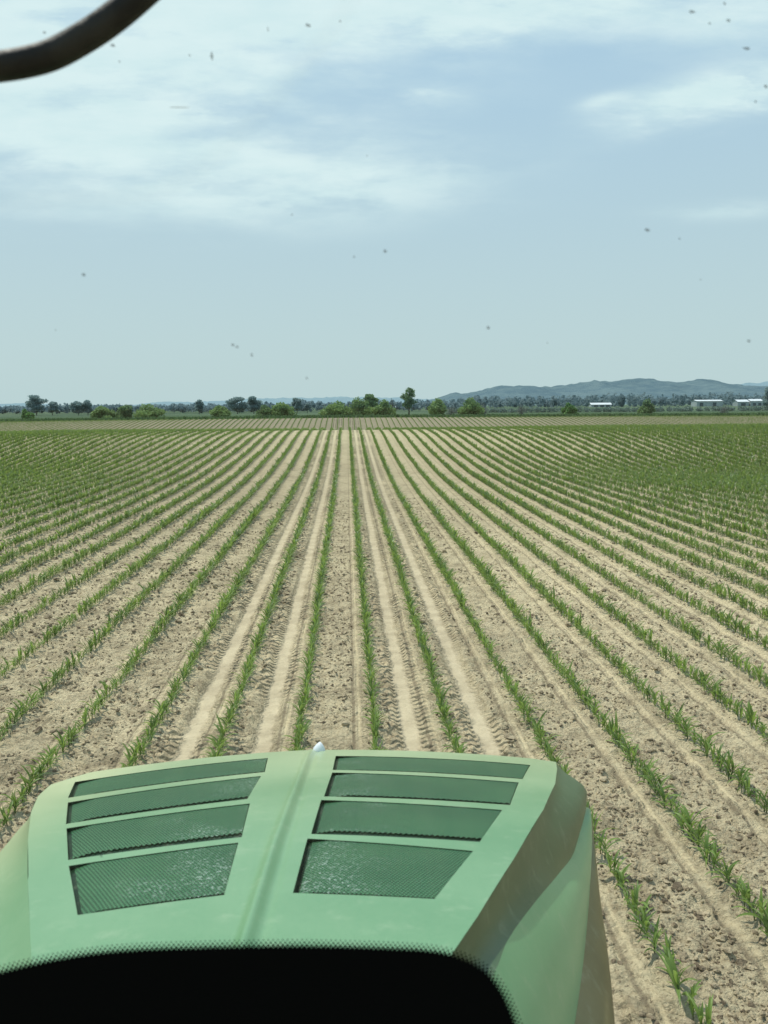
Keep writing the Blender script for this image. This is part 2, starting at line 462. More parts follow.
def plants_mesh(name, P, lod, scale, seed):
    r = np.random.default_rng(seed)
    protos = []
    for _ in range(24):
        lv = corn_leaves(r, lod)
        off = 0; V = []; Qs = []
        for v, q in lv:
            V.append(v); Qs.append(q + off); off += len(v)
        if lod < 2:
            h = .13; w = .006
            V.append(np.array([(-w, 0, 0), (w, 0, 0), (w * .7, 0, h), (-w * .7, 0, h), (0, -w, 0), (0, w, 0), (0, w * .7, h), (0, -w * .7, h)]))
            Qs.append(np.array([(0, 1, 2, 3), (4, 5, 6, 7)]) + off)
        protos.append((np.concatenate(V), np.concatenate(Qs)))
    AV, AQ, AT = [], [], []; base = 0
    which = r.integers(0, 24, len(P))
    for k in range(24):
        idx = np.where(which == k)[0]
        if len(idx) == 0: continue
        V, Qd = protos[k]
        a = r.uniform(0, 2 * np.pi, len(idx)); s = r.normal(1, .18, len(idx)).clip(.5, 1.4) * (scale if np.isscalar(scale) else scale[idx])
        ca, sa = np.cos(a), np.sin(a)
        x = (V[None, :, 0] * ca[:, None] - V[None, :, 1] * sa[:, None]) * s[:, None] + P[idx, 0][:, None]
        y = (V[None, :, 0] * sa[:, None] + V[None, :, 1] * ca[:, None]) * s[:, None] + P[idx, 1][:, None]
        z = V[None, :, 2] * s[:, None] + P[idx, 2][:, None]
        AV.append(np.stack([x, y, z], -1).reshape(-1, 3))
        AQ.append((Qd[None] + (np.arange(len(idx)) * len(V))[:, None, None] + base).reshape(-1, 4))
        AT.append(np.repeat(r.uniform(0, 1, len(idx)), len(V)))
        base += len(idx) * len(V)
    return quad_mesh(name, np.concatenate(AV), np.concatenate(AQ), M_CORN, True, np.concatenate(AT))

def row_positions():
    out = []
    for k in range(-130, 131):
        x = ROW0 + (k + (GUESS if k >= 2 else 0)) * ROW
        y0 = max(2.2, (abs(x) - 4) / .66)
        if y0 > 124: continue
        n = int((124.5 - y0) / .062)
        y = y0 + np.arange(n) * .062 + rng.normal(0, .020, n)
        keep = (rng.random(n) > .05) & ~((y > 79) & (y < 86) & False)
        y = y[keep]
        xx = x + rng.normal(0, .012, len(y)) + .03 * noise(np.full(len(y), k * 3.7), y / 2.5, 12)
        # the tractor itself stands over the first metres
        under = (y < 2.9) & (np.abs(xx + .1) < 1.3)
        y = y[~under]; xx = xx[~under]
        out.append(np.stack([xx, y, terrain(xx, y) + .004, np.full(len(y), k)], -1))
    return np.concatenate(out)
PP = row_positions()
vis, depth, pxx = in_view(PP[:, :3] + np.array([0, 0, .12]))
order = np.where(vis)[0][np.argsort(depth[vis])][:300]
single = np.zeros(len(PP), bool); single[order] = True
rest = PP[~single]
d = rest[:, 1]
def grow(P):
    y = P[:, 1]
    fuller = 1 + .25 * np.clip((np.abs(P[:, 0]) - 12) / 12, 0, 1) * np.clip((75 - y) / 10, 0, 1)
    return fuller * np.interp(y, [0, 8, 16, 26, 50, 62, 72, 84, 130], [.64, .67, .74, .86, .92, .80, .70, .56, .54]) * (1 + .30 * np.clip((50 - y) / 30, .35, 1) * noise(P[:, 0] / 2.5, P[:, 1] / 3.5, 21))
near = rest[d < 19]; mid = rest[(d >= 19) & (d < 42)]; far = rest[d >= 42]
print('plants', len(near), len(mid), len(far))
# the plants past the 300 nearest are one object: join the three detail levels
def join_meshes(name, meshes, mat):
    V, Qs, T = [], [], []; o = 0
    for me in meshes:
        n = len(me.vertices); v = np.empty(n * 3, np.float32); me.vertices.foreach_get('co', v)
        q = np.empty(len(me.loops), np.int32); me.loops.foreach_get('vertex_index', q)
        tt = np.empty(n, np.float32); me.attributes['tint'].data.foreach_get('value', tt)
        V.append(v.reshape(-1, 3)); Qs.append(q.reshape(-1, 4) + o); T.append(tt); o += n
        bpy.data.meshes.remove(me)
    return quad_mesh(name, np.concatenate(V), np.concatenate(Qs), mat, True, np.concatenate(T))
farscale = grow(far)
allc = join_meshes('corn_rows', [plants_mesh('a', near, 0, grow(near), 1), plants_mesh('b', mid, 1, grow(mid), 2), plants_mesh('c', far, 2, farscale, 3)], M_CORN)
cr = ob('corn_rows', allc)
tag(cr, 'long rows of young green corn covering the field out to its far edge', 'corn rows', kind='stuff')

# 300 plants nearest the camera, each a thing with a stalk and its leaves
protos = []
pr = np.random.default_rng(77)
for v in range(10):
    parts = []
    V, F = tube([(0, 0, -.01), (.001, 0, .06), (0, .001, .12)], [.0065, .0055, .0035], 6)
    parts.append(('stalk', poly_mesh('stalk', V, F, M_STALK, True)))
    for lv, lq in corn_leaves(pr, 0):
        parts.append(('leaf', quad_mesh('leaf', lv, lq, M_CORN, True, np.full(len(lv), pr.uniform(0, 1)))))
    protos.append(parts)
def row_label(k):
    k = int(k)
    if k <= -3: return ('young corn plant in the near end of a row left of the green hood' if k < -3 else 'young corn plant in the row that runs under the hood at its left front corner')
    names = {-2: 'young corn plant in the row between the two left wheel tracks ahead of the hood',
             -1: 'young corn plant in the row just left of the white marker on the hood',
             0: 'young corn plant in the row just right of the white marker on the hood',
             1: 'young corn plant in the row between the two right wheel tracks ahead of the hood',
             2: 'young corn plant in the row that touches the right side of the hood',
             3: 'young corn plant in the second row to the right of the hood'}
    return names.get(k, 'young corn plant at the near end of a row well right of the hood')
for n, j in enumerate(order):
    x, y, z, k = PP[j]
    e = empty('corn_plant', (x, y, z), rng.uniform(0, 6.28))
    s = float(np.clip(rng.normal(.67, .13), .38, .98)); e.scale = (s, s, s)
    e.rotation_euler = (rng.normal(0, .11), rng.normal(0, .11), e.rotation_euler[2])
    lab = row_label(k)
    tag(e, lab, 'corn plant', lab.replace('young corn plant', 'corn plants'))
    for nm, me in protos[int(rng.integers(0, 10))]:
        ob(nm, me, e)

# ---------------------------------------------------------------- clods of soil on the surface
def clods():
    n = 120000
    y = 3.5 + 26 * rng.random(n) ** 1.5
    x = (rng.random(n) - .5) * 2 * (2.5 + y * .62)
    rel = (x - ROW0) / ROW; fr = np.mod(rel - GUESS * (x > GUESS_X) + .5, 1) - .5
    trk = np.minimum(np.abs(np.abs(rel + .5) - 1.0), np.abs(np.abs(rel + .5) - 2.0))
    ok = (trk > .24) & (np.abs(fr + .2) > .09) & (np.abs(fr) > .06) & (noise(x * 1.6, y * 1.6, 31) > -.22)
    x, y = x[ok], y[ok]; n = len(x)
    s = .006 + .015 * rng.random(n) ** 2.3 + .028 * (rng.random(n) > .968) * rng.random(n)
    s *= 1 + (y > 12) * .25
    # low-poly lump: an octahedron split once
    b = [(1, 0, 0), (-1, 0, 0), (0, 1, 0), (0, -1, 0), (0, 0, 1), (0, 0, -1)]
    tri = [(0, 2, 4), (2, 1, 4), (1, 3, 4), (3, 0, 4), (2, 0, 5), (1, 2, 5), (3, 1, 5), (0, 3, 5)]
    vv = [np.array(p, float) for p in b]; F = []; cache = {}
    def midp(a, c):
        key = (min(a, c), max(a, c))
        if key not in cache:
            m = vv[a] + vv[c]; vv.append(m / np.linalg.norm(m)); cache[key] = len(vv) - 1
        return cache[key]
    for a, c, e in tri:
        p, q, r_ = midp(a, c), midp(c, e), midp(e, a)
        F += [(a, p, r_), (p, c, q), (r_, q, e), (p, q, r_)]
    B = np.array(vv); F = np.array(F); m = len(B)
    jit = 1 + .35 * (rng.random((n, m, 1)) - .5) * 2
    V = B[None] * jit * s[:, None, None] * np.stack([rng.uniform(.7, 1.4, n), rng.uniform(.7, 1.4, n), rng.uniform(.5, .9, n)], -1)[:, None]
    a = rng.uniform(0, 6.28, n); ca, sa = np.cos(a)[:, None], np.sin(a)[:, None]
    z0 = terrain(x, y) + soil_height(x, y)
    X = V[..., 0] * ca - V[..., 1] * sa + x[:, None]; Yv = V[..., 0] * sa + V[..., 1] * ca + y[:, None]
    Z = V[..., 2] + (z0 + s * .25)[:, None]
    Fq = (F[None] + (np.arange(n) * m)[:, None, None]).reshape(-1, 3)
    return quad_mesh('soil_clods', np.stack([X, Yv, Z], -1).reshape(-1, 3), Fq, M_CLOD, False)
tag(ob('soil_clods', clods()), 'dry crumbled soil clods scattered between the corn rows', 'soil clods', kind='stuff')

# ---------------------------------------------------------------- tractor
XC = -.105
tractor = empty('tractor', (XC, -.6, 0))
tag(tractor, 'green tractor hood with two groups of meshed vents, seen through its windshield', 'tractor')
tractor_off = Vector((XC, -.6, 0))
def tob(name, me, parent=None):
    o = ob(name, me, parent or tractor)
    if parent is None: o.location = -tractor_off       # meshes are written in world metres
    return o

# control lines across the hood top, rear to front: left crease, left vent edges, ridge, right vent edges, right crease
ROWS = np.array([
[(-0.255,0.615,2.868),(-0.219,0.611,2.869),(-0.130,0.603,2.872),(-0.110,0.601,2.873),(-0.076,0.599,2.873),(-0.007,0.596,2.873),(0.032,0.594,2.872)],
[(-0.337,0.817,2.823),(-0.303,0.862,2.815),(-0.148,0.898,2.811),(-0.108,0.885,2.814),(-0.069,0.897,2.811),(0.093,0.874,2.812),(0.135,0.827,2.821)],
[(-0.407,0.990,2.780),(-0.373,1.039,2.771),(-0.159,1.099,2.763),(-0.107,1.115,2.760),(-0.063,1.108,2.761),(0.164,1.049,2.769),(0.215,1.023,2.772)],
[(-0.416,1.015,2.774),(-0.383,1.066,2.764),(-0.158,1.126,2.756),(-0.106,1.146,2.752),(-0.059,1.131,2.756),(0.180,1.092,2.758),(0.229,1.059,2.763)],
[(-0.484,1.187,2.727),(-0.447,1.245,2.715),(-0.172,1.337,2.702),(-0.104,1.353,2.698),(-0.052,1.348,2.699),(0.249,1.286,2.704),(0.312,1.277,2.701)],
[(-0.496,1.219,2.718),(-0.459,1.277,2.705),(-0.181,1.374,2.691),(-0.103,1.378,2.691),(-0.048,1.376,2.691),(0.270,1.326,2.691),(0.321,1.300,2.694)],
[(-0.546,1.355,2.677),(-0.521,1.466,2.649),(-0.183,1.609,2.624),(-0.102,1.631,2.618),(-0.039,1.629,2.618),(0.333,1.552,2.623),(0.396,1.524,2.625)],
[(-0.566,1.410,2.660),(-0.539,1.518,2.632),(-0.181,1.662,2.608),(-0.102,1.673,2.605),(-0.039,1.664,2.607),(0.351,1.600,2.607),(0.409,1.562,2.613)],
[(-0.623,1.591,2.603),(-0.604,1.750,2.556),(-0.200,1.916,2.528),(-0.104,1.935,2.521),(-0.037,1.919,2.526),(0.425,1.853,2.521),(0.478,1.811,2.528)],
[(-0.660,1.760,2.548),(-0.633,1.935,2.494),(-0.203,2.070,2.474),(-0.101,2.100,2.464),(-0.032,2.080,2.471),(0.470,2.030,2.455),(0.522,1.990,2.462)],
])
def top_point(r, c):
    """bilinear in the control lines plus the raised seam along the middle"""
    i0 = min(int(r), 8); j0 = min(int(c), 5); u, v = r - i0, c - j0
    P = (ROWS[i0, j0] * (1 - u) + ROWS[i0 + 1, j0] * u) * (1 - v) + (ROWS[i0, j0 + 1] * (1 - u) + ROWS[i0 + 1, j0 + 1] * u) * v
    # real curved height of the panel
    P = P.copy()
    y = P[1]
    P[2] = EYE - (0.40074314 + 0.12878679 * y + 0.05311924 * y * y) - .1 * (P[0] + .1) ** 2
    rid = (ROWS[i0, 3] * (1 - u) + ROWS[i0 + 1, 3] * u)
    dx = P[0] - rid[0]
    fade = min(1, max(0, (9.0 - r) / .5))
    P[2] += .007 * math.exp(-(dx / .008) ** 2) * (.25 + .75 * fade)
    # a shallow flute right of the seam
    P[2] -= .002 * math.exp(-((dx - .016) / .006) ** 2)
    return P
def fine(a, b, n): return [a + (b - a) * k / n for k in range(n)]
cs = fine(0, 1, 5) + fine(1, 2, 16) + fine(2, 3, 26) + fine(3, 4, 26) + fine(4, 5, 16) + fine(5, 6, 6) + [6.0]
rs = []
for k, n in enumerate((6, 8, 2, 8, 2, 8, 2, 8, 5)): rs += fine(k, k + 1, n)
rs += [9.0]
HOLE_R = {(1, 2), (3, 4), (5, 6), (7, 8)}
def is_hole(r, c):
    return int(r) in (1, 3, 5, 7) and (int(c) in (1, 4))
V = []; idx = {}
for a, r_ in enumerate(rs):
    for b_, c_ in enumerate(cs):
        idx[a, b_] = len(V); V.append(top_point(r_, c_))
F = []
for a in range(len(rs) - 1):
    for b_ in range(len(cs) - 1):
        if is_hole((rs[a] + rs[a + 1]) / 2, (cs[b_] + cs[b_ + 1]) / 2): continue
        F.append((idx[a, b_], idx[a, b_ + 1], idx[a + 1, b_ + 1], idx[a + 1, b_]))
# front roll-off below the leading edge
nb = len(cs); last = [idx[len(rs) - 1, k] for k in range(nb)]
prev = last
for q in (10, 25, 42, 60, 78, 90):
    row = []
    for k in range(nb):
        p = V[last[k]]
        R0 = .16
        s0 = R(17)
        row.append(len(V))
        a0 = s0; a1 = s0 + R(q * .8)
        V.append(p + np.array([0, R0 * (math.sin(a1) - math.sin(a0)), -R0 * (math.cos(a0) - math.cos(a1))]))
    for k in range(nb - 1): F.append((prev[k], prev[k + 1], row[k + 1], row[k]))
    prev = row
row = []
for k in range(nb):
    row.append(len(V)); V.append(V[prev[k]] + np.array([0, .06, -.75]))
for k in range(nb - 1): F.append((prev[k], prev[k + 1], row[k + 1], row[k]))
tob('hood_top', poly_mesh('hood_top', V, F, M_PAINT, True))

# vents: recess walls and a perforated panel each
for r0 in (1, 3, 5, 7):
    for c0 in (1, 4):
        RR = [r0 + k / 8 for k in range(9)]; CC = [c0 + k / 16 for k in range(17)]
        dep = np.array([0, -.001, -1.0])
        ring = [(r0, c) for c in CC] + [(r, c0 + 1) for r in RR[1:]] + [(r0 + 1, c) for c in CC[::-1][1:]] + [(r, c0) for r in RR[::-1][1:-1]]
        ctr = top_point(r0 + .5, c0 + .5)
        def safe(r, c):
            e = 1e-4
            return top_point(min(max(r, r0 + e), r0 + 1 - e), min(max(c, c0 + e), c0 + 1 - e))
        def deep(r, c):
            u, v = r - r0, c - c0
            return .0012 + .0028 * (1 - u) + .005 * max(0, 1 - v * 8)
        wv, wf = [], []
        for r, c in ring:
            p = safe(r, c); wv.append(p + (ctr - p) * .001)
        m_ = len(ring)
        for r, c in ring:
            p = safe(r, c); wv.append(p + dep * (deep(r, c) + .0004 + .002 * (r0 + 1 - r)) + (ctr - p) * .012)
        for k in range(m_): wf.append((k, (k + 1) % m_, m_ + (k + 1) % m_, m_ + k))
        fl = len(wv)      # dark floor, bared past the mesh edge as a painted lip shadow
        for a in range(9):
            for b_ in range(17):
                r, c = RR[a], CC[b_]; p = safe(r, c); wv.append(p + dep * (deep(r, c) + .0004 + .002 * (r0 + 1 - r)) + (ctr - p) * .012)
        for a in range(8):
            for b_ in range(16): wf.append((fl + a * 17 + b_, fl + a * 17 + b_ + 1, fl + (a + 1) * 17 + b_ + 1, fl + (a + 1) * 17 + b_))
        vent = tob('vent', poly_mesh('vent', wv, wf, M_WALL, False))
        pv = []; pf = []
        CC = [c0 + k / 64 for k in range(65)]
        len_y = abs(ROWS[r0 + 1, c0, 1] - ROWS[r0, c0, 1]); wid = abs(ROWS[r0, c0 + 1, 0] - ROWS[r0, c0, 0])
        g0 = min(.16, (.031 if r0 > 1 else .012) / len_y)
        for a, r in enumerate(RR):
            for b_, c in enumerate(CC):
                r = r0 + g0 + (1 - g0) * a / 8 + (g0 * .13 * (1 if b_ % 2 else -1) if a == 0 else 0)
                c = c0 + .004 / wid + (c - c0) * (1 - .004 / wid)
                p = safe(r, c)
                pil = .0015 * math.sin(math.pi * a / 8) ** .5 * math.sin(math.pi * b_ / 64) ** .5 if 0 < a < 8 and 0 < b_ < 64 else 0
                pv.append(p + dep * deep(r, c) + (ctr - p) * .013 + np.array([0, 0, pil]))
        for a in range(8):
            for b_ in range(64):
                pf.append((a * 65 + b_, a * 65 + b_ + 1, (a + 1) * 65 + b_ + 1, (a + 1) * 65 + b_))
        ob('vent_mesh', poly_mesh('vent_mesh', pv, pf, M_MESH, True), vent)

# rounded shoulder, side panel and lower skirt of each flank: rails from rear to front
def loft(rails, n=24):
    S = []
    for rail in rails:
        pts = spline(rail, 8); L = [0]
        for a, b_ in zip(pts, pts[1:]): L.append(L[-1] + np.linalg.norm(b_ - a))
        L = np.array(L) / L[-1]; pts = np.array(pts)
        S.append(np.stack([np.interp(np.linspace(0, 1, n), L, pts[:, j]) for j in range(3)], -1))
    return S
def skin(S, smooth_between=0):
    V, F = [], []
    n = len(S[0])
    for s in S: V += [p for p in s]
    for a in range(len(S) - 1):
        for k in range(n - 1): F.append((a * n + k, a * n + k + 1, (a + 1) * n + k + 1, (a + 1) * n + k))
    return V, F
creaseR = [tuple(top_point(r, 6.0)) for r in (0, 1, 2, 4, 6, 7, 8, 9)]
bevR = [(0.085,.60,2.815),(0.098,.68,2.80),(0.151,.8,2.778),(0.18,.88,2.757),(0.253,1.05,2.694),(0.338,1.25,2.612),(0.429,1.48,2.519),(0.559,1.87,2.398),(.60,2.06,2.30)]
outR = [(.185,.68,2.62),(0.228,.82,2.59),(0.295,1.0,2.546),(0.35,1.15,2.523),(0.434,1.4,2.465),(0.513,1.65,2.407),(0.58,1.9,2.372),(.600,2.05,2.25)]
lowR = [(.28,.68,2.50),(0.338,.93,2.481),(0.385,1.1,2.46),(0.439,1.3,2.426),(0.488,1.5,2.399),(0.555,1.78,2.38),(.60,1.95,2.33),(.62,2.10,2.22)]
def mir(rail): return [(2 * XC - x, y, z) for x, y, z in rail]
creaseL = [tuple(top_point(r, 0.0)) for r in (0, 1, 2, 4, 6, 7, 8, 9)]
def flank(side):
    if side > 0:
        cr, bv, ou, lo = creaseR, bevR, outR, lowR
    else:
        cr = creaseL; bv, ou, lo = mir(bevR), mir(outR), mir(lowR)
        bv = [(-.36, .60, 2.80), (-.42, .72, 2.785), (-.497, .9, 2.741), (-.547, 1.1, 2.69), (-.598, 1.35, 2.62), (-.67, 1.65, 2.522), (-.70, 1.82, 2.45), (-.715, 1.95, 2.36)]
        ou = [(x - .012, y, z - .16) for x, y, z in bv]; lo = [(x - .02, y, z - .24) for x, y, z in bv]
    C, B, O, Lw = loft([cr, bv, ou, lo], 30)
    # shoulder: softly rounded at the crease, hollow in the middle
    mids = []
    for t in (0, .06, .14, .25, .4, .55, .7, .85, .95, 1.0):
        p = C * (1 - t) + B * t
        q = np.linspace(0, 1, 30)[:, None]
        hollow = -.010 * math.sin(math.pi * t) * (1 - q) + .031 * math.sin(math.pi * t ** 1.5) * (side > 0) * np.sin(np.clip((q - .4) / .6, 0, 1) * 2.2) * .95
        p = p + np.hstack([side * hollow, 0 * hollow, hollow * .5])
        mids.append(p)
    V, F = skin(mids)
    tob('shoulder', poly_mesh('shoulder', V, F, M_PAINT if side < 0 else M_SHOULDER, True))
    pan = []
    for t in (0, .1, .3, .5, .7, .9, 1.0):
        p = B * (1 - t) + O * t + np.array([side * .012 * math.sin(math.pi * t), 0, .004 * math.sin(math.pi * t)])
        pan.append(p)
    V, F = skin(pan)
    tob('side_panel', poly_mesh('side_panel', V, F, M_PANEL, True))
    sk = []
    for t in (0, .15, .4, .7, 1.0):
        sk.append(O * (1 - t) + Lw * t + np.array([side * .006 * math.sin(math.pi * t), 0, 0]))
    for dz in (.05, .3, .8): sk.append(Lw + np.array([-side * .02 * dz, 0, -dz]))
    V, F = skin(sk)
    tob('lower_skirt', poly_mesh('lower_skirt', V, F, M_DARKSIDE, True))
    # front corner: closes the flank round to the leading edge
    col = [m_[-1] for m_ in mids] + [p[-1] for p in pan[1:]] + [p[-1] for p in sk[1:]]
    V, F = [], []
    m_ = len(col)
    for s_, (dx, dy, dz) in enumerate(((0, 0, 0), (-.015, .03, -.02), (-.05, .06, -.055), (-.12, .09, -.10), (-.25, .11, -.17))):
        for p in col: V.append(p + np.array([side * dx, dy, dz]))
    for s_ in range(4):
        for k in range(m_ - 1): F.append((s_ * m_ + k, s_ * m_ + k + 1, (s_ + 1) * m_ + k + 1, (s_ + 1) * m_ + k))
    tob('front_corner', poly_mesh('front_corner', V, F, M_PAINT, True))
flank(1); flank(-1)

# small white marker standing on the front of the hood
V, F = tube([(-.083, 2.07, 2.47), (-.083, 2.07, 2.480), (-.081, 2.07, 2.490), (-.080, 2.07, 2.498)], [.017, .016, .010, .003], 10)
tob('front_marker', poly_mesh('front_marker', V, F, M_WHITE, True))

# front axle, wheels and frame under the hood (out of the picture, for other views)
V, F = [], []
box(V, F, XC - .28, XC + .28, .3, 2.15, .75, 1.55)
box(V, F, XC - 1.55, XC + 1.55, 1.35, 1.6, .62, .8)
tob('chassis', poly_mesh('chassis', V, F, M_BLACK))
for xw in (-1.524, -.762, .762, 1.524):
    xw += XC
    V, F = [], []
    prof = [(-.17, .42), (-.19, .52), (-.18, .62), (-.12, .68), (0, .70), (.12, .68), (.18, .62), (.19, .52), (.17, .42)]
    nseg = 48
    for k in range(nseg):
        a = 2 * math.pi * k / nseg
        for dx, rr in prof:
            rr2 = rr + (.025 if (k % 3 == 0 and rr > .66) else 0)
            V.append((xw + dx, 1.475 + rr2 * math.cos(a), .70 + rr2 * math.sin(a)))
    m_ = len(prof)
    for k in range(nseg):
        for j in range(m_ - 1):
            F.append((k * m_ + j, k * m_ + j + 1, ((k + 1) % nseg) * m_ + j + 1, ((k + 1) % nseg) * m_ + j))
    w = tob('wheel', poly_mesh('wheel', V, F, M_TYRE, True))
    V, F = tube([(xw - .1, 1.475, .70), (xw + .1, 1.475, .70)], .419, 32)
    ob('rim', poly_mesh('rim', V, F, M_RIM), w)

# windshield: pane, ceramic frit along its lower edge with halftone dots, dried specks
GY = .55
V, F = [], []
box(V, F, -1.15, .95, GY, GY + .005, 2.3, 3.95)
pane = tob('windshield', poly_mesh('windshield', V, F, M_GLASS))
edge = [(-0.60, 2.86), (-0.42, 2.915), (-0.2998, 2.9588), (-0.2495, 2.9745), (-0.2073, 2.9835), (-0.1652, 2.9881), (-0.109, 2.9886), (-0.0381, 2.9871), (0.0192, 2.9834), (0.0552, 2.9797), (0.0734, 2.9746), (0.088, 2.9672), (0.099, 2.9567), (0.1088, 2.9397), (0.118, 2.9136), (0.1252, 2.8767), (.13, 2.75), (.13, 2.5), (.13, 2.31)]
E = [np.array([p[0], p[1]]) for p in spline([(a, 0, b_) for a, b_ in edge], 6) for p in [(p[0], p[2])]]
V, F = [], []
for x, z in E:
    V.append((x, GY - .003, z)); V.append((x - (.02 if z < 2.87 else 0), GY - .003, 2.305 if z > 2.32 else 2.304))
n = len(E)
poly = [(x, GY - .003, z) for x, z in E] + [(-.60, GY - .003, 2.31)]
F = [tuple(range(len(poly)))]
frit = ob('frit_band', poly_mesh('frit_band', poly, F, M_FRIT), pane)
# halftone dots beyond the edge
EV = np.array(E); seg = np.linalg.norm(np.diff(EV, axis=0), axis=1); S_ = np.concatenate([[0], np.cumsum(seg)])
V, F = [], []
pitch_d = .0034
for line in range(4):
    s = (line % 2) * pitch_d / 2
    rad = (.0016, .0012, .0009, .0006)[line]
    while s < S_[-1] - .45:
        x = np.interp(s, S_, EV[:, 0]); z = np.interp(s, S_, EV[:, 1])
        x2 = np.interp(s + .002, S_, EV[:, 0]); z2 = np.interp(s + .002, S_, EV[:, 1])
        nx_, nz_ = -(z2 - z), (x2 - x); l_ = math.hypot(nx_, nz_) + 1e-9
        cx, cz = x + nx_ / l_ * (line * pitch_d * .62), z + nz_ / l_ * (line * pitch_d * .62)
        b0 = len(V)
        for k in range(8):
            a = k * math.pi / 4
            V.append((cx + rad * math.cos(a), GY - .0032 - line * .0001, cz + rad * math.sin(a)))
        F.append(tuple(range(b0, b0 + 8)))
        s += pitch_d
ob('frit_dots', poly_mesh('frit_dots', V, F, M_FRIT), frit)
specks = [(0.2207, 3.6145, 0.0054, 0.002), (0.2441, 3.6095, 0.0034, 0.002), (0.2322, 3.6078, 0.0022, 0.0015), (0.2565, 3.5932, 0.0054, 0.0027), (0.2705, 3.5705, 0.0034, 0.0027), (0.2413, 3.6198, 0.0027, 0.002), (0.1964, 3.4817, 0.0047, 0.0027), (0.0931, 3.4195, 0.0027, 0.0027), (0.2675, 3.4105, 0.0027, 0.002), (0.0259, 3.4683, 0.0027, 0.0027), (0.2181, 3.4761, 0.0016, 0.0016), (0.2644, 3.5613, 0.0016, 0.0016), (-0.0211, 3.6035, 0.0041, 0.0027), (-0.0808, 3.5853, 0.0022, 0.0055), (-0.1412, 3.5905, 0.0041, 0.002), (-0.0944, 3.5852, 0.0016, 0.0016), (-0.1017, 3.5546, 0.0149, 0.0007), (-0.166, 3.4532, 0.0027, 0.0027), (-0.0731, 3.4091, 0.003, 0.0018), (-0.0706, 3.4078, 0.0022, 0.0022), (-0.0611, 3.4027, 0.0022, 0.002), (0.0059, 3.4645, 0.0014, 0.0014), (-0.0334, 3.4904, 0.0014, 0.0014), (-0.0257, 3.3877, 0.0016, 0.0016), (-0.182, 3.5975, 0.0022, 0.0016), (-0.0012, 3.6061, 0.0014, 0.0014), (-0.1374, 3.5812, 0.0014, 0.0014), (-0.0459, 3.6009, 0.001, 0.0035), (0.2332, 3.4501, 0.001, 0.001), (0.1324, 3.4097, 0.001, 0.001), (-0.1855, 3.4189, 0.001, 0.001), (0.0148, 3.5266, 0.001, 0.001), (-.1745, 3.06, .002, .002)]
for sx_, sz_, w_, h_ in specks:
    V = []; m_ = 11
    for k in range(m_):
        a = 2 * math.pi * k / m_; q = rng.uniform(.55, 1.1)
        V.append((sx_ + .5 * w_ * q * math.cos(a), GY - .001, sz_ + .5 * h_ * q * math.sin(a) - .1 * h_ * math.cos(a)))
    V.append((sx_, GY - .0016, sz_))
    F = [(k, (k + 1) % m_, m_) for k in range(m_)]
    ob('dried_speck', poly_mesh('dried_speck', V, F, M_DIRT), pane)
# cab posts and sill around the pane
V, F = [], []
box(V, F, -1.21, -1.151, GY - .05, GY + .05, 2.25, 3.97); box(V, F, .951, 1.01, GY - .05, GY + .05, 2.25, 3.97)
box(V, F, -1.21, 1.01, GY - .04, GY + .06, 2.20, 2.30)
tob('cab_frame', poly_mesh('cab_frame', V, F, M_BLACK))
# curved black cable inside the cab at the upper left
pts = spline([(-.62, .66, 3.60), (-0.45, 0.68, 3.618), (-0.327, 0.68, 3.622), (-0.29, 0.68, 3.624), (-0.26, 0.68, 3.627), (-0.237, 0.68, 3.631), (-0.218, 0.68, 3.637), (-0.195, 0.68, 3.649), (-0.176, 0.68, 3.661), (-0.155, 0.68, 3.677), (-0.125, 0.68, 3.703), (-0.083, 0.68, 3.743), (.02, .70, 3.86), (.15, .70, 4.1), (.2, .68, 4.5)], 5)
pts = [(p[0] * .63, p[1] * .63, EYE + (p[2] - EYE) * .63) for p in pts]
V, F = tube(pts, .0068, 16)
tob('curved_cable', poly_mesh('curved_cable', V, F, M_BLACK, True))

# ---------------------------------------------------------------- trees and bushes past the field
def haze_leaf(name, dark, light, haze, k):  # blends leaf colours toward the haze tone, so aerial haze is painted in
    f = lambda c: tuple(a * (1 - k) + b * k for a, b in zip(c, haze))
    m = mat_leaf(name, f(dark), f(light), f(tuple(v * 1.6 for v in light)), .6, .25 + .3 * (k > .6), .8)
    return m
HZ = (.20, .27, .28)
M_BUSH = haze_leaf('bush_foliage', (.11, .18, .05), (.24, .35, .10), HZ, .12)
M_BUSH2 = haze_leaf('dark_bush_foliage', (.07, .125, .045), (.17, .26, .08), HZ, .15)
M_BRIGHT = haze_leaf('bright_bush_foliage', (.07, .16, .04), (.14, .28, .07), HZ, .08)
M_GREY = haze_leaf('sparse_twigs', (.10, .10, .08), (.17, .17, .14), HZ, .4)
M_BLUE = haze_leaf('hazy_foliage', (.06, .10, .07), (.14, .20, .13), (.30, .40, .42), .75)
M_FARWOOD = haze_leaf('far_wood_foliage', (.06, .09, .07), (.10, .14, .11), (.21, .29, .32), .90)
M_FARBARK = mat_plain_noise('hazy_bark', (.10, .11, .10), (.15, .16, .15), 3)

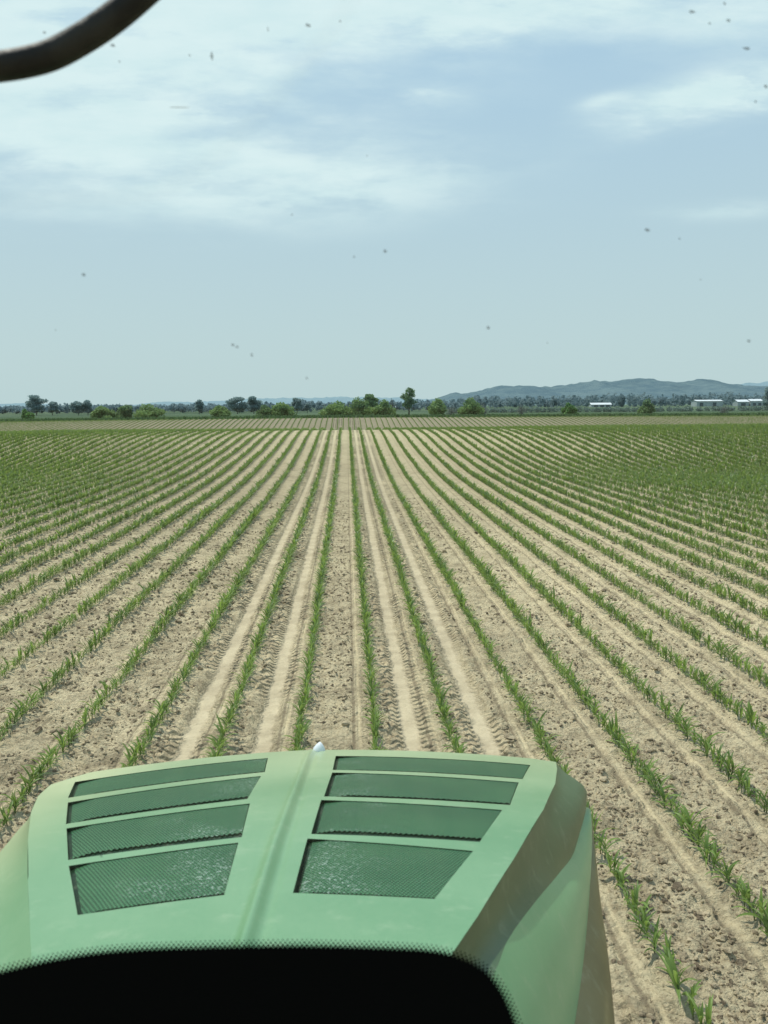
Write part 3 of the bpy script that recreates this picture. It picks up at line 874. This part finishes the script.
def crown_mesh(name, lumps, n, leaf, mat, seed):
    """leaf clumps through the volume of several lumps; each lump (x,y,z,rx,ry,rz)"""
    r = np.random.default_rng(seed)
    w = np.array([l[3] * l[4] * l[5] for l in lumps]) ** .7; w /= w.sum()
    V, Fq, T = [], [], []; base = 0
    which = r.choice(len(lumps), n, p=w)
    for k in range(n):
        l = lumps[which[k]]
        d = r.normal(size=3); d /= np.linalg.norm(d)
        rad = r.random() ** .38 * r.uniform(.82, 1.12)
        p = np.array(l[:3]) + d * rad * np.array(l[3:])
        if p[2] < .05: p[2] = .05 + .1 * r.random()
        a = r.normal(size=3); a /= np.linalg.norm(a); b_ = np.cross(a, r.normal(size=3)); b_ /= np.linalg.norm(b_) + 1e-9
        s = leaf * r.uniform(.5, 1.4)
        V += [p - a * s - b_ * s * .4, p + a * s * .2 - b_ * s * .7, p + a * s + b_ * s * .3, p - a * s * .2 + b_ * s * .7]
        Fq.append((base, base + 1, base + 2, base + 3)); base += 4
        T += [float(which[k] % 3) / 3 + r.uniform(0, .4)] * 4
    return quad_mesh(name, np.array(V), np.array(Fq), mat, False, T)

tree_seed = [100]
def plant(kind, name, label, cat, x, y, w, h, mat, group=None, trunk=.0, leaf=None, n=None, bark=M_BARK, sparse=1.0):
    tree_seed[0] += 1; r = np.random.default_rng(tree_seed[0])
    z = float(terrain(x, y)) - .05
    e = empty(name, (x, y, z)); tag(e, label, cat, group)
    if kind == 'bush' and mat is not M_GREY: w *= 1.2; h *= 1.06
    lumps = []
    ch = h - trunk
    if kind == 'bush':
        for k in range(9):
            a = r.uniform(-1, 1); q = r.random()
            rx = w * r.uniform(.16, .3)
            lumps.append((a * (w / 2 - rx * .7), r.uniform(-.3, .3) * w, trunk + ch * (.12 + .62 * q) * (1 - .35 * abs(a)), rx, rx, ch * r.uniform(.16, .28)))
        lumps.append((0, 0, trunk + ch * .4, w * .36, w * .3, ch * .42))
        lumps.append((r.uniform(-.15, .15) * w, 0, trunk + ch * .72, w * .2, w * .2, ch * .27))
    else:
        for k in range(12):
            a = r.uniform(0, 6.28); q = (k + .5) / 12
            rr = w / 2 * (math.sin(math.pi * (.18 + .72 * q))) ** .8 * r.uniform(.35, .75)
            s = w * r.uniform(.22, .32)
            lumps.append((rr * math.cos(a), rr * math.sin(a), trunk + ch * (.1 + .8 * q), s, s, ch * r.uniform(.10, .16)))
    vol = w * h
    leaf = leaf or max(.10, .035 * h)
    n = n or int(sparse * 1500)
    ob('crown', crown_mesh('crown', lumps, n, leaf, mat, tree_seed[0]), e)
    V, F = tube([(0, 0, -.1), (.02 * w, 0, trunk * .6 + .1 * h), (0, 0, trunk + ch * .55), (.03 * w, 0, trunk + ch * .85)], [.035 * h ** .9, .028 * h ** .9, .018 * h ** .9, .006 * h], 7)
    for k in range(9):
        a = r.uniform(0, 6.28); z0 = trunk + ch * r.uniform(.02, .5); L = w * r.uniform(.25, .48)
        v2, f2 = tube([(0, 0, z0), (L * .5 * math.cos(a), L * .5 * math.sin(a), z0 + ch * .14), (L * math.cos(a), L * math.sin(a), z0 + ch * .34)], [.013 * h ** .9, .008 * h ** .9, .003 * h], 5, False)
        F += [tuple(i_ + len(V) for i_ in f_) for f_ in f2]; V += v2
    ob('trunk', poly_mesh('trunk', V, F, bark, True), e)
    return e

PXM = 828.
def top_h(ypx, Y, x): return EYE - (ypx - 405) * Y / PXM - float(terrain(x, Y))
G1 = 'bushes along the far edge of the field'
# name, pixel-free world x, distance, width m, height m
near_list = [
 ('bush', 'bush', 'small pale green bush at the far left end of the tree line', 'bush', -77.3, 205, 2.6, 3.0, M_BRIGHT),
 ('bush', 'bush', 'leftmost and smallest of the three round green bushes at the left', 'bush', -59.2, 205, 4.8, 3.5, M_BUSH),
 ('bush', 'bush', 'middle of the three round green bushes at the left', 'bush', -54.4, 207, 5.0, 3.7, M_BUSH2),
 ('bush', 'bush', 'widest, rightmost of the three round green bushes at the left', 'bush', -48.0, 205, 7.6, 3.9, M_BUSH),
 ('bush', 'bush', 'lone round green bush in front of two hazy trees, left of centre', 'bush', -30.4, 203, 5.4, 3.2, M_BUSH),
 ('bush', 'bush', 'green bush joined to a wider one, left of the lollipop shaped hazy tree', 'bush', -19.4, 204, 4.2, 3.2, M_BUSH2),
 ('bush', 'bush', 'wide green bush just left of the lollipop shaped hazy tree', 'bush', -15.8, 205, 5.6, 3.9, M_BUSH),
 ('bush', 'bush', 'broad low bush at the left end of the central thicket', 'bush', -2.4, 204, 7.0, 3.9, M_BUSH),
 ('bush', 'bush', 'taller light green bush in the middle of the central thicket', 'bush', 2.9, 206, 6.4, 4.8, M_BUSH),
 ('tree', 'tree', 'dark pointed tree rising out of the central thicket', 'tree', 6.0, 209, 4.0, 5.9, M_BUSH2),
 ('bush', 'bush', 'green bush at the right end of the central thicket', 'bush', 9.2, 205, 4.8, 4.3, M_BUSH),
 ('bush', 'bush', 'upright green bush standing alone right of the lone tall tree', 'bush', 22.7, 204, 4.2, 4.6, M_BUSH),
 ('bush', 'bush', 'tall light green bush with a bare one on its right side', 'bush', 30.3, 204, 5.2, 4.7, M_BUSH),
 ('bush', 'bush', 'small bright green cone shaped bush below the hill ridge', 'bush', 55.1, 204, 3.2, 3.2, M_BRIGHT),
 ('bush', 'bush', 'rounded dark green bush between the two white roofed barns', 'bush', 74.6, 204, 4.3, 3.9, M_BUSH2),
]
for k, nm, lab, cat, x, y, w, h, mt in near_list:
    plant(k, nm, lab, cat, x, y, w, h, mt, leaf=.24, n=3200, trunk=1.0 if k == 'tree' else .0)
for lab, x, w, h in (('thin bare grey bush between two leafy green bushes', 26.2, 3.0, 3.0), ('bare grey bush touching the right side of a tall green bush', 33.9, 3.6, 4.0),
                     ('reddish grey bare bush under the middle of the hills', 43.9, 2.6, 3.4), ('tall thin grey bush left of the lone tall tree', 11.4, 2.0, 5.0), ('low grey bush left of the divided white barn', 96.0, 3.0, 2.8)):
    plant('bush', 'bare_bush', lab, 'bush', x, 208, w, h, M_GREY, leaf=.09, n=900, trunk=.2)
plant('tree', 'tree', 'lone tall tree with a dark round crown on a bare trunk', 'tree', 17.9, 240, 4.5, 8.1, M_BLUE if False else M_BUSH2, trunk=1.9, leaf=.24, n=1300)
# row of hazy trees well behind
mid_list = [
 ('tree', 'large hazy spreading tree with a lopsided top at the far left', -153.4, 9.5, 10.2, 2.5), ('tree', 'hazy tree just right of the lopsided one at far left', -145.7, 6.5, 6.8, 1.5),
 ('tree', 'hazy rounded tree in the left part of the far line', -133.0, 7.5, 6.8, 1.2), ('tree', 'hazy tree with a small raised tip left of three green bushes', -128.3, 5.0, 7.6, 1.2),
 ('tree', 'narrow upright hazy tree between the left bushes and the lone round bush', -73.6, 4.2, 7.2, 1.0), ('tree', 'broad hazy tree, left one of the pair behind the lone round bush', -54.7, 10.0, 8.6, 1.0),
 ('tree', 'broad hazy tree, right one of the pair behind the lone round bush', -46.5, 7.2, 8.4, 1.0), ('tree', 'hazy lollipop shaped tree with a clear trunk left of centre', -24.9, 5.8, 7.6, 2.0),
 ('tree', 'small hazy round headed tree beside the lollipop shaped one', -19.8, 2.4, 4.8, 1.6), ('tree', 'dark hazy tree cut by the right edge of the photo', 216.4, 8.0, 12.0, 1.5)]
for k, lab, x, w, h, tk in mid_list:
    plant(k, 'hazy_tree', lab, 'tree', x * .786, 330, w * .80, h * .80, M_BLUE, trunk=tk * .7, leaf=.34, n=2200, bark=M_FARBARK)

# far-off wood: one mass
def far_wood():
    r = np.random.default_rng(5); lumps = []
    for x in np.arange(-520, 760, 2.6):
        Y = r.uniform(690, 860)
        dens = noise(np.array([x / 45.]), np.array([.5]), 40)[0]
        xx = x * Y / 700 + r.uniform(-3, 3)
        h = (7.0 + 4 * dens + r.uniform(-1.5, 2.0)) * (1.15 if x > 60 else 1.0)
        if -330 < x < -40: h *= .75
        w = r.uniform(4, 8)
        if x < 95:
            Y *= .56; xx *= .56; h *= .60; w *= .6
        else: h *= 1.15
        lumps.append((xx, Y, .9 + h * .45, w * .75, w, h * .5))
    V, Fq, T = [], [], []; b0 = 0
    for l in lumps:
        tt = r.random()
        for k in range(70):
            d = r.normal(size=3); d /= np.linalg.norm(d)
            p = np.array(l[:3]) + d * r.random() ** .3 * np.array(l[3:]) * r.uniform(.85, 1.15)
            a = r.normal(size=3); a /= np.linalg.norm(a); c = np.cross(a, r.normal(size=3)); c /= np.linalg.norm(c)
            s = r.uniform(.7, 1.6) * (.6 if l[1] < 500 else 1)
            V += [p - a * s, p - c * s, p + a * s, p + c * s]; Fq.append((b0, b0 + 1, b0 + 2, b0 + 3)); b0 += 4
            T += [tt * .7 + .3 * r.random()] * 4
    return quad_mesh('distant_woodland', np.array(V), np.array(Fq), M_FARWOOD, False, T)
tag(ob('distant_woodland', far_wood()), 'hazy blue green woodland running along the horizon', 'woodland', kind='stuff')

def scrub():
    r = np.random.default_rng(6); V, Fq, T = [], [], []; b0 = 0
    for x in np.arange(38, 190, .9):
        Y = 300 + r.uniform(-6, 6); h = 1.3 + 1.0 * r.random(); z = float(terrain(x, Y)); tt = r.random()
        for k in range(60):
            d = r.normal(size=3); d /= np.linalg.norm(d)
            p = np.array([x, Y, z + h * .45]) + d * r.random() ** .4 * np.array([1.2, 1.2, h * .5])
            a = r.normal(size=3); a /= np.linalg.norm(a); c = np.cross(a, r.normal(size=3)); c /= np.linalg.norm(c); s = r.uniform(.15, .32)
            V += [p - a * s, p - c * s, p + a * s, p + c * s]; Fq.append((b0, b0 + 1, b0 + 2, b0 + 3)); b0 += 4; T += [tt * .7 + .3 * r.random()] * 4
    return quad_mesh('hedge_scrub', np.array(V), np.array(Fq), haze_leaf('scrub_foliage', (.05, .085, .05), (.09, .14, .075), (.2, .28, .28), .6), False, T)
tag(ob('hedge_scrub', scrub()), 'dark green scrub growing in front of the white barns', 'scrub', kind='stuff')

# grass at the end of the field
def verge():
    r = np.random.default_rng(8); n = 26000
    y = 125.5 + 75 * r.random(n) ** 1.3; x = (r.random(n) - .5) * 2 * (y * .62 + 4)
    z = terrain(x, y); h = r.uniform(.2, .55, n); w = r.uniform(.12, .35, n); a = r.uniform(0, 3.14, n)
    dx, dy = np.cos(a) * w, np.sin(a) * w
    V = np.stack([np.stack([x - dx, y - dy, z], -1), np.stack([x + dx, y + dy, z], -1), np.stack([x + dx * .5 + r.normal(0, .1, n), y + dy, z + h], -1), np.stack([x - dx * .6, y - dy, z + h * .8], -1)], 1)
    return quad_mesh('verge_grass', V.reshape(-1, 3), np.arange(4 * n).reshape(-1, 4), M_VERGE, False, np.repeat(r.random(n), 4))
M_VERGE = haze_leaf('grass_blades', (.045, .10, .025), (.10, .17, .05), HZ, .10)
tag(ob('verge_grass', verge()), 'dark green rough grass along the far end of the corn field', 'grass', kind='stuff')

# hills
def hills(name, prof, Y0, mat, label, depth, seed):
    xs_ = np.array([p[0] for p in prof], float); zs_ = np.array([p[1] for p in prof], float)
    X = np.arange(xs_[0], xs_[-1], 14.); n = 40
    zt = np.interp(X, xs_, zs_) + 7 * noise(X / 60., X * 0, seed) + 4 * noise(X / 23., X * 0, seed + 1)
    V = []
    for k in range(n):
        t = k / (n - 1)
        y = Y0 - depth * (1 - t)
        rise = t ** .85 * (.82 + .18 * t)
        zz = (zt) * rise + 26 * noise(X / 150., np.full_like(X, t * 4), seed + 3) * math.sin(math.pi * t) ** .7 + 5 * noise(X / 22., np.full_like(X, t * 30), seed + 4) * (t > .05)
        if k == n - 1: zz = zt + 9 * noise(X / 24., X * 0, seed + 6)
        V.append(np.stack([X, np.full_like(X, y), np.maximum(zz, -3) if k else np.full_like(X, -6.)], -1))
    for back in (.5, 1.0):
        V.append(np.stack([X, np.full_like(X, Y0 + depth * back), zt * (1 - back) - 6], -1))
    V = np.concatenate(V); m_ = len(X)
    i_ = np.arange((n + 2) * m_).reshape(n + 2, m_)
    Qh = np.stack([i_[:-1, :-1], i_[:-1, 1:], i_[1:, 1:], i_[1:, :-1]], -1).reshape(-1, 4)
    tag(ob(name, quad_mesh(name, V, Qh, mat)), label, 'hills', kind='structure')
def mat_hill(name, a, b_, sc):
    m, t, b = material(name, 1.0); b.inputs['Specular IOR Level'].default_value = 0
    g = t.new('ShaderNodeNewGeometry').outputs['Position']
    n = t.math('ADD', t.math('MULTIPLY', t.noise(g, sc, 6, .7), .6), t.math('MULTIPLY', t.noise(g, sc * .22, 3), .4))
    t.l.new(t.mix(t.ramp(n, .38, .62), a, b_), b.inputs['Base Color'])
    return m
M_HILL = mat_hill('wooded_hill', (.095, .15, .178), (.14, .20, .215), .02)  # bluish tones of both hill materials carry painted aerial haze
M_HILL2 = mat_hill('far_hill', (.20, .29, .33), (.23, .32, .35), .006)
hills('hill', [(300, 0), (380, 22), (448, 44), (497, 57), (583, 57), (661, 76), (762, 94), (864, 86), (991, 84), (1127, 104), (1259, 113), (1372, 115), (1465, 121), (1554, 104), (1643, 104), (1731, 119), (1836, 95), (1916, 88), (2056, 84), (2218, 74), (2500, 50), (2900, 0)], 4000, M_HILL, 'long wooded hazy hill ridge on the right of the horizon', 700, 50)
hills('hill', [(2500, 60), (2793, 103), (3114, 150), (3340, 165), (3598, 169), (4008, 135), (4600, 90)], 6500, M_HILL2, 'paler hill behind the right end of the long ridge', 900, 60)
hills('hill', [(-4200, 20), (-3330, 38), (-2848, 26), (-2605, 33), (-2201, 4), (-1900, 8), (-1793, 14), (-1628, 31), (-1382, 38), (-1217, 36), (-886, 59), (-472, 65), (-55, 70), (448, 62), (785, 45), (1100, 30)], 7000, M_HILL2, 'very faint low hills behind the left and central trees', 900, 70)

# white farm buildings
M_ROOF = mat_plain_noise('white_metal_roof', (.62, .66, .68), (.72, .75, .76), .5, .5)
M_BWALL = mat_plain_noise('pale_metal_wall', (.30, .36, .36), (.40, .45, .45), .3, .7)
M_BDARK = mat_plain_noise('shaded_opening', (.08, .10, .11), (.12, .14, .15), .5)
def barn(label, x0, x1, y, hw, hr, dep, doors, name='barn'):
    xm = (x0 + x1) / 2; z = float(terrain(xm, y)) - .2
    e = empty(name, (xm, y, z)); tag(e, label, 'barn')
    L = (x1 - x0) / 2
    V = [(-L, 0, 0), (L, 0, 0), (L, dep, 0), (-L, dep, 0), (-L, 0, hw), (L, 0, hw), (L, dep, hw), (-L, dep, hw), (-L, dep / 2, hr - .05), (L, dep / 2, hr - .05)]
    ob('wall', poly_mesh('wall', V, [(0, 1, 5, 4), (2, 3, 7, 6), (1, 2, 6, 9, 5), (3, 0, 4, 8, 7)], M_BWALL), e)
    o = .5
    V = [(-L - o, -o, hw - .15), (L + o, -o, hw - .15), (L + o, dep / 2, hr + .1), (-L - o, dep / 2, hr + .1), (L + o, dep + o, hw - .15), (-L - o, dep + o, hw - .15)]
    ob('roof', poly_mesh('roof', V, [(0, 1, 2, 3), (3, 2, 4, 5)], M_ROOF), e)
    for dx, w, h in doors:
        V, F = [], []; box(V, F, dx - w / 2, dx + w / 2, -.06, -.02, .05, h)
        ob('door', poly_mesh('door', V, F, M_BDARK), e)
barn('low barn with a long white roof, left of the round dark green bush', 204.6, 221.5, 690, 2.4, 3.7, 8, [(-4.6, 3.2, 1.8), (.6, 3.2, 1.8), (5.4, 3.0, 1.8)])
barn('long pale barn with ribbed wall, right of the round dark green bush', 290, 312, 680, 4.7, 5.6, 12, [(-7, 3, 3.4), (4, 3, 3.4)])
barn('left half of the divided white barn near the right edge', 329.5, 339, 690, 4.0, 5.6, 10, [(0, 4, 2.8)])
barn('right half of the divided white barn near the right edge', 340.6, 351, 690, 4.6, 6.0, 10, [(-2, 2.6, 2.8), (2.6, 2.6, 2.8)])
barn('tiny white shed behind the grey bush left of the lone tree', 22.0, 25.0, 430, 1.6, 2.6, 4, [(0, 1, 1.4)], 'shed')

# ---------------------------------------------------------------- light and sky
SUN_EL, SUN_AZ = R(63), R(-44)      # azimuth measured from +Y toward +X
sd = Vector((math.sin(SUN_AZ) * math.cos(SUN_EL), math.cos(SUN_AZ) * math.cos(SUN_EL), math.sin(SUN_EL)))
sun = bpy.data.lights.new('sun', 'SUN'); sun.energy = 3.8; sun.angle = R(.6); sun.color = (1, .945, .85)
so = ob('sun', sun); so.rotation_euler = (-sd).to_track_quat('-Z', 'Y').to_euler(); so.location = (0, 0, 30)

w = bpy.data.worlds.new('World'); scene.world = w; w.use_nodes = True
t = NT(w.node_tree); t.n.clear()
sky = t.new('ShaderNodeTexSky', sky_type='NISHITA'); sky.sun_disc = False
sky.sun_elevation = SUN_EL; sky.sun_rotation = SUN_AZ; sky.air_density = 1.0; sky.dust_density = 3.0; sky.ozone_density = 1.5
D = t.new('ShaderNodeTexCoord').outputs['Generated']
sx = t.new('ShaderNodeSeparateXYZ'); t.l.new(D, sx.inputs[0])
den = t.math('MAXIMUM', t.math('ABSOLUTE', sx.outputs[1]), .12)
U = t.math('DIVIDE', sx.outputs[0], den); Vv = t.math('DIVIDE', sx.outputs[2], den)
cv = t.new('ShaderNodeCombineXYZ'); t.l.new(U, cv.inputs[0]); t.l.new(t.math('MULTIPLY', Vv, 3.2), cv.inputs[1])
nA = t.noise(cv.outputs[0], 2.6, 6, .6); nB = t.noise(cv.outputs[0], 7.5, 5, .6)
cw = t.new('ShaderNodeCombineXYZ'); t.l.new(t.math('MULTIPLY', U, 1.0), cw.inputs[0]); t.l.new(t.math('MULTIPLY', Vv, 5.5), cw.inputs[1]); t.l.new(nA, cw.inputs[2])
nC = t.noise(cw.outputs[0], 3.0, 4, .5)
def blob(cx, cy, rx, ry, tilt=0.0):
    """soft patch of cloud at a direction given in tangents"""
    u = t.math('SUBTRACT', U, (cx - 347.7) / 828); v = t.math('SUBTRACT', Vv, (405 - cy) / 828)
    v = t.math('SUBTRACT', v, t.math('MULTIPLY', u, tilt))
    q = t.math('ADD', t.math('POWER', t.math('ABSOLUTE', t.math('DIVIDE', u, rx / 828)), 2.0), t.math('POWER', t.math('ABSOLUTE', t.math('DIVIDE', v, ry / 828)), 2.0))
    return t.math('POWER', 2.718, t.math('MULTIPLY', q, -1.0))
tot = None
for cx, cy, rx, ry, am, tl in ((110, 130, 300, 85, .95, .04), (60, 40, 200, 60, .55, .1), (470, 25, 230, 40, 1.3, .05), (330, 200, 190, 40, .55, .05), (712, 113, 100, 23, 1.5, .2), (720, 218, 80, 13, .5, .05),
                               (425, 107, 45, 9, .35, -.1), (595, 117, 26, 7, .35, .25), (720, 40, 80, 30, .35, .1), (560, -160, 700, 110, .8, 0), (-400, 60, 400, 120, .8, 0), (1100, 60, 300, 60, .5, 0)):
    b_ = t.math('MULTIPLY', blob(cx, cy, rx, ry, tl), am)
    tot = b_ if tot is None else t.math('ADD', tot, b_)
tex = t.math('ADD', t.math('MULTIPLY', nC, 1.1), t.math('MULTIPLY', nB, .5))
cl = t.math('MULTIPLY', tot, t.ramp(tex, .50, 1.05, .35, 1.25))
mask = t.ramp(cl, .05, 1.0, 0.0, .92)
elev = sx.outputs[2]
# thin haze everywhere, strongest near the horizon, over the physical sky
hazec = t.mix(t.ramp(elev, .0, .42), (5.6, 7.1, 7.35), (4.55, 6.5, 8.15))
base = t.mix(.94, sky.outputs[0], hazec)
base = t.mix(t.ramp(elev, .55, 1.0, 0, .55), base, (3.0, 4.3, 6.4))
ctex = t.mix(t.ramp(nB, .3, .7), (7.0, 8.8, 9.1), (7.8, 9.3, 9.5))
colr = t.mix(mask, base, ctex)
# below the horizon: dim ground tone
colr = t.mix(t.ramp(elev, -.06, -.005, 1.0, 0.0), colr, (2.0, 2.2, 1.8))
bg = t.new('ShaderNodeBackground'); bg.inputs[1].default_value = .1
t.l.new(colr, bg.inputs[0])
o = t.new('ShaderNodeOutputWorld'); t.l.new(bg.outputs[0], o.inputs[0])

scene.view_settings.view_transform = 'Standard'; scene.view_settings.look = 'None'; scene.view_settings.exposure = 0; scene.view_settings.gamma = 1
scene.render.resolution_x = 768; scene.render.resolution_y = 1024
scene.cycles.max_bounces = 6; scene.cycles.transparent_max_bounces = 8
